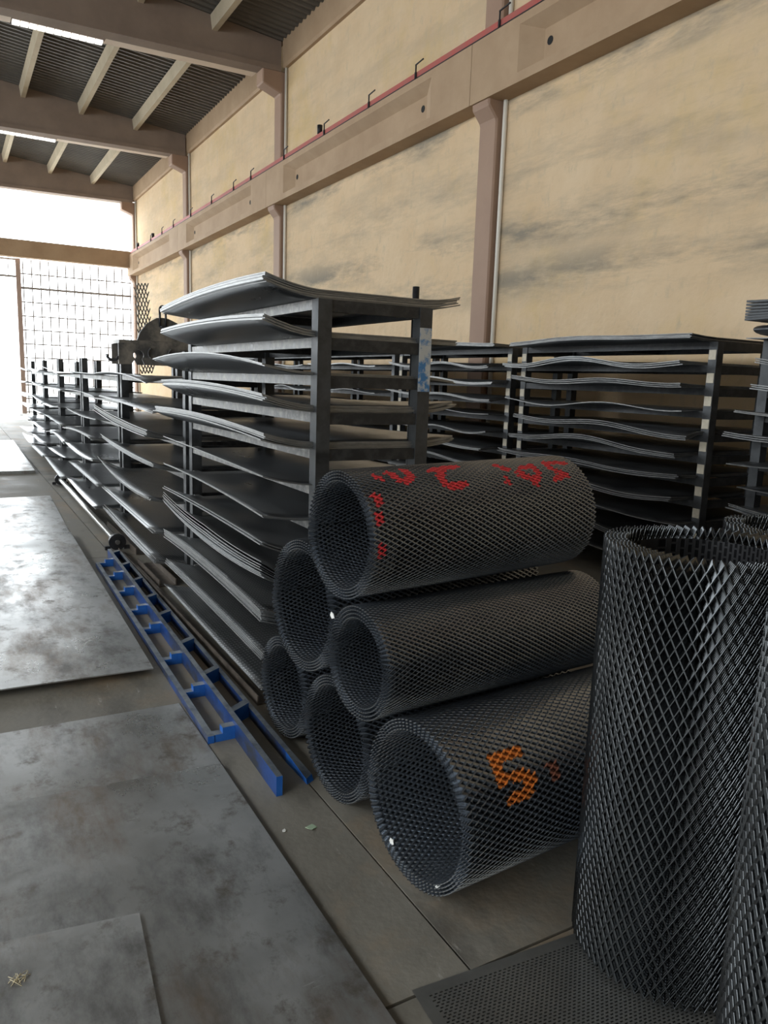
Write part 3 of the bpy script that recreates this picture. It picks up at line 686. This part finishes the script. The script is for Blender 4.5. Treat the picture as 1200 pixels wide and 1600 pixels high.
# steel sections lying along the rack foot
def channel(name, x0, x1, y0, y1, h, t, m, label, lip=(True, True)):
    e = empty(name, ((x0 + x1) / 2, (y0 + y1) / 2, 0), label, 'steel section', 'steel sections along the rack foot')
    box('web', x0, x1, y0, y1, 0, t, m, e)
    if lip[0]: box('flange', x0, x0 + t, y0, y1, t, h, m, e)
    if lip[1]: box('flange', x1 - t, x1, y0, y1, t, h, m, e)
channel('angle_bar', 1.275, 1.335, 3.44, 7.10, .05, .007, 'rust_steel', 'long rusty angle bar on the floor beside the blue frame', (True, False))
channel('steel_channel', 1.405, 1.545, 6.97, 8.45, .06, .008, 'rust_steel', 'rusty steel channel on the floor beyond the blue frame end')
channel('steel_channel', 1.345, 1.48, 5.82, 6.62, .055, .008, 'rust_steel', 'short rusty steel channel on the floor between blue frame and rack')
channel('flat_bar', 1.552, 1.573, 6.86, 8.4, .012, .012, 'rust_steel', 'flat rusty bar on the floor under the second rack', (False, False))

# ---------------------------------------------------------------- lifting beam on the second rack
lb = empty('lifting_beam', (1.63, 7.15, 1.72), 'dark steel lifting beam with hooks and a slotted eye plate on the second rack', 'lifting beam')
def outline(pts, y0, y1, m, name):
    return prism_y([(x - 1.63, z - 1.72) for x, z in pts], y0 - 7.15, y1 - 7.15, m, name)
def hook_cut(cx, cz, r):      # C shaped notch points going clockwise under the lower edge
    return [(cx + r * math.cos(a), cz + r * math.sin(a)) for a in [math.radians(d) for d in range(-50, 231, 28)]]
body = [(1.30, 1.72)] + [(1.455 - .05, 1.72)] + hook_cut(1.47, 1.80, .045)[::-1] + [(1.52, 1.72), (1.86, 1.72)] + hook_cut(1.90, 1.815, .05)[::-1] + [(1.96, 1.73), (2.03, 1.74), (2.03, 1.93), (1.40, 1.925), (1.40, 1.905), (1.30, 1.90)]
for i, y in enumerate((6.98, 7.30)):
    link('side_plate', outline(body, y, y + .02, 'worn_iron', 'side_plate'), lb, rel=True)
link('spacer', box_mesh(.70, .30, .03, 'worn_iron'), lb, (1.66, 7.15, 1.915))
ep = [(1.47, 1.92), (1.885, 1.92), (1.885, 2.03), (1.83, 2.10), (1.75, 2.135), (1.70, 2.14), (1.65, 2.135), (1.56, 2.08), (1.50, 2.0)]
eye = link('eye_plate', outline(ep, 7.05, 7.09, 'worn_iron', 'eye_plate'), lb, rel=True)
# elongated shackle standing on the eye plate
ring = []
cz0, cz1, rr = 2.06, 2.215, .026
pts = [(rr * math.cos(a), cz1 + rr * math.sin(a)) for a in np.linspace(0, math.pi, 9)] + [(-rr, cz0), (rr, cz0)]
pts = [Vector((x + 1.70, 7.04, z)) for x, z in pts]
for i in range(len(pts)):
    a, b = pts[i], pts[(i + 1) % len(pts)]; ring.append((a, b))
V = []; F = []
for a, b in ring:
    t_ = tube(a, b, .010, 'black_iron', 8); n = len(V); V += [tuple(Vector(v.co) - Vector((1.63, 7.15, 1.72))) for v in t_.vertices]; F += [tuple(j + n for j in p.vertices) for p in t_.polygons]
link('shackle', mesh('shackle', V, F, 'black_iron', True), lb, rel=True)
for x in (1.60, 1.78):
    V = []; F = []
    for i in range(14):
        a0, a1 = math.radians(120 + i * 15), math.radians(135 + i * 15)
        t_ = tube((x + .05 * math.cos(a0), 6.965, 1.82 + .05 * math.sin(a0)), (x + .05 * math.cos(a1), 6.965, 1.82 + .05 * math.sin(a1)), .009, 'worn_iron', 6)
        n = len(V); V += [tuple(Vector(v.co) - Vector((1.63, 7.15, 1.72))) for v in t_.vertices]; F += [tuple(j + n for j in p.vertices) for p in t_.polygons]
    link('hook', mesh('hook', V, F, 'worn_iron', True), lb, rel=True)
V = []; F = []
for i in range(11):
    a0, a1 = math.radians(180 + i * 15), math.radians(195 + i * 15)
    t_ = tube((1.255 + .05 * math.cos(a0), 7.0, 1.80 + .05 * math.sin(a0)), (1.255 + .05 * math.cos(a1), 7.0, 1.80 + .05 * math.sin(a1)), .013, 'black_iron', 8)
    n = len(V); V += [tuple(Vector(v.co) - Vector((1.63, 7.15, 1.72))) for v in t_.vertices]; F += [tuple(j + n for j in p.vertices) for p in t_.polygons]
link('hook', mesh('hook', V, F, 'black_iron', True), lb, rel=True)
# upright strip of expanded metal behind it
V = []; F = []
def strand(a, b, w):
    a, b = Vector(a), Vector(b); d = (b - a).normalized(); n = Vector((-d.z, 0, d.x)) * w / 2; k = len(V)
    for p in (a - n, a + n, b + n, b - n): V.append((p.x, -.004, p.z)); 
    for p in (a - n, a + n, b + n, b - n): V.append((p.x, .004, p.z))
    F.extend([(k, k + 1, k + 2, k + 3), (k + 4, k + 7, k + 6, k + 5), (k, k + 3, k + 7, k + 4), (k + 1, k + 5, k + 6, k + 2)])
for j in range(22):
    for i in range(4):
        x = i * .034 + (.017 if j % 2 else 0); z = j * .043
        strand((x, 0, z), (x + .017, 0, z + .043), .011); strand((x, 0, z), (x - .017, 0, z + .043), .011)
o = link('mesh_strip', mesh('mesh_strip', V, F, 'worn_iron'), None, (1.84, 8.58, 1.64)); o.rotation_euler = (.06, math.radians(-4), 0)
tag(o, 'narrow strip of expanded metal standing upright behind the lifting beam', 'mesh strip')
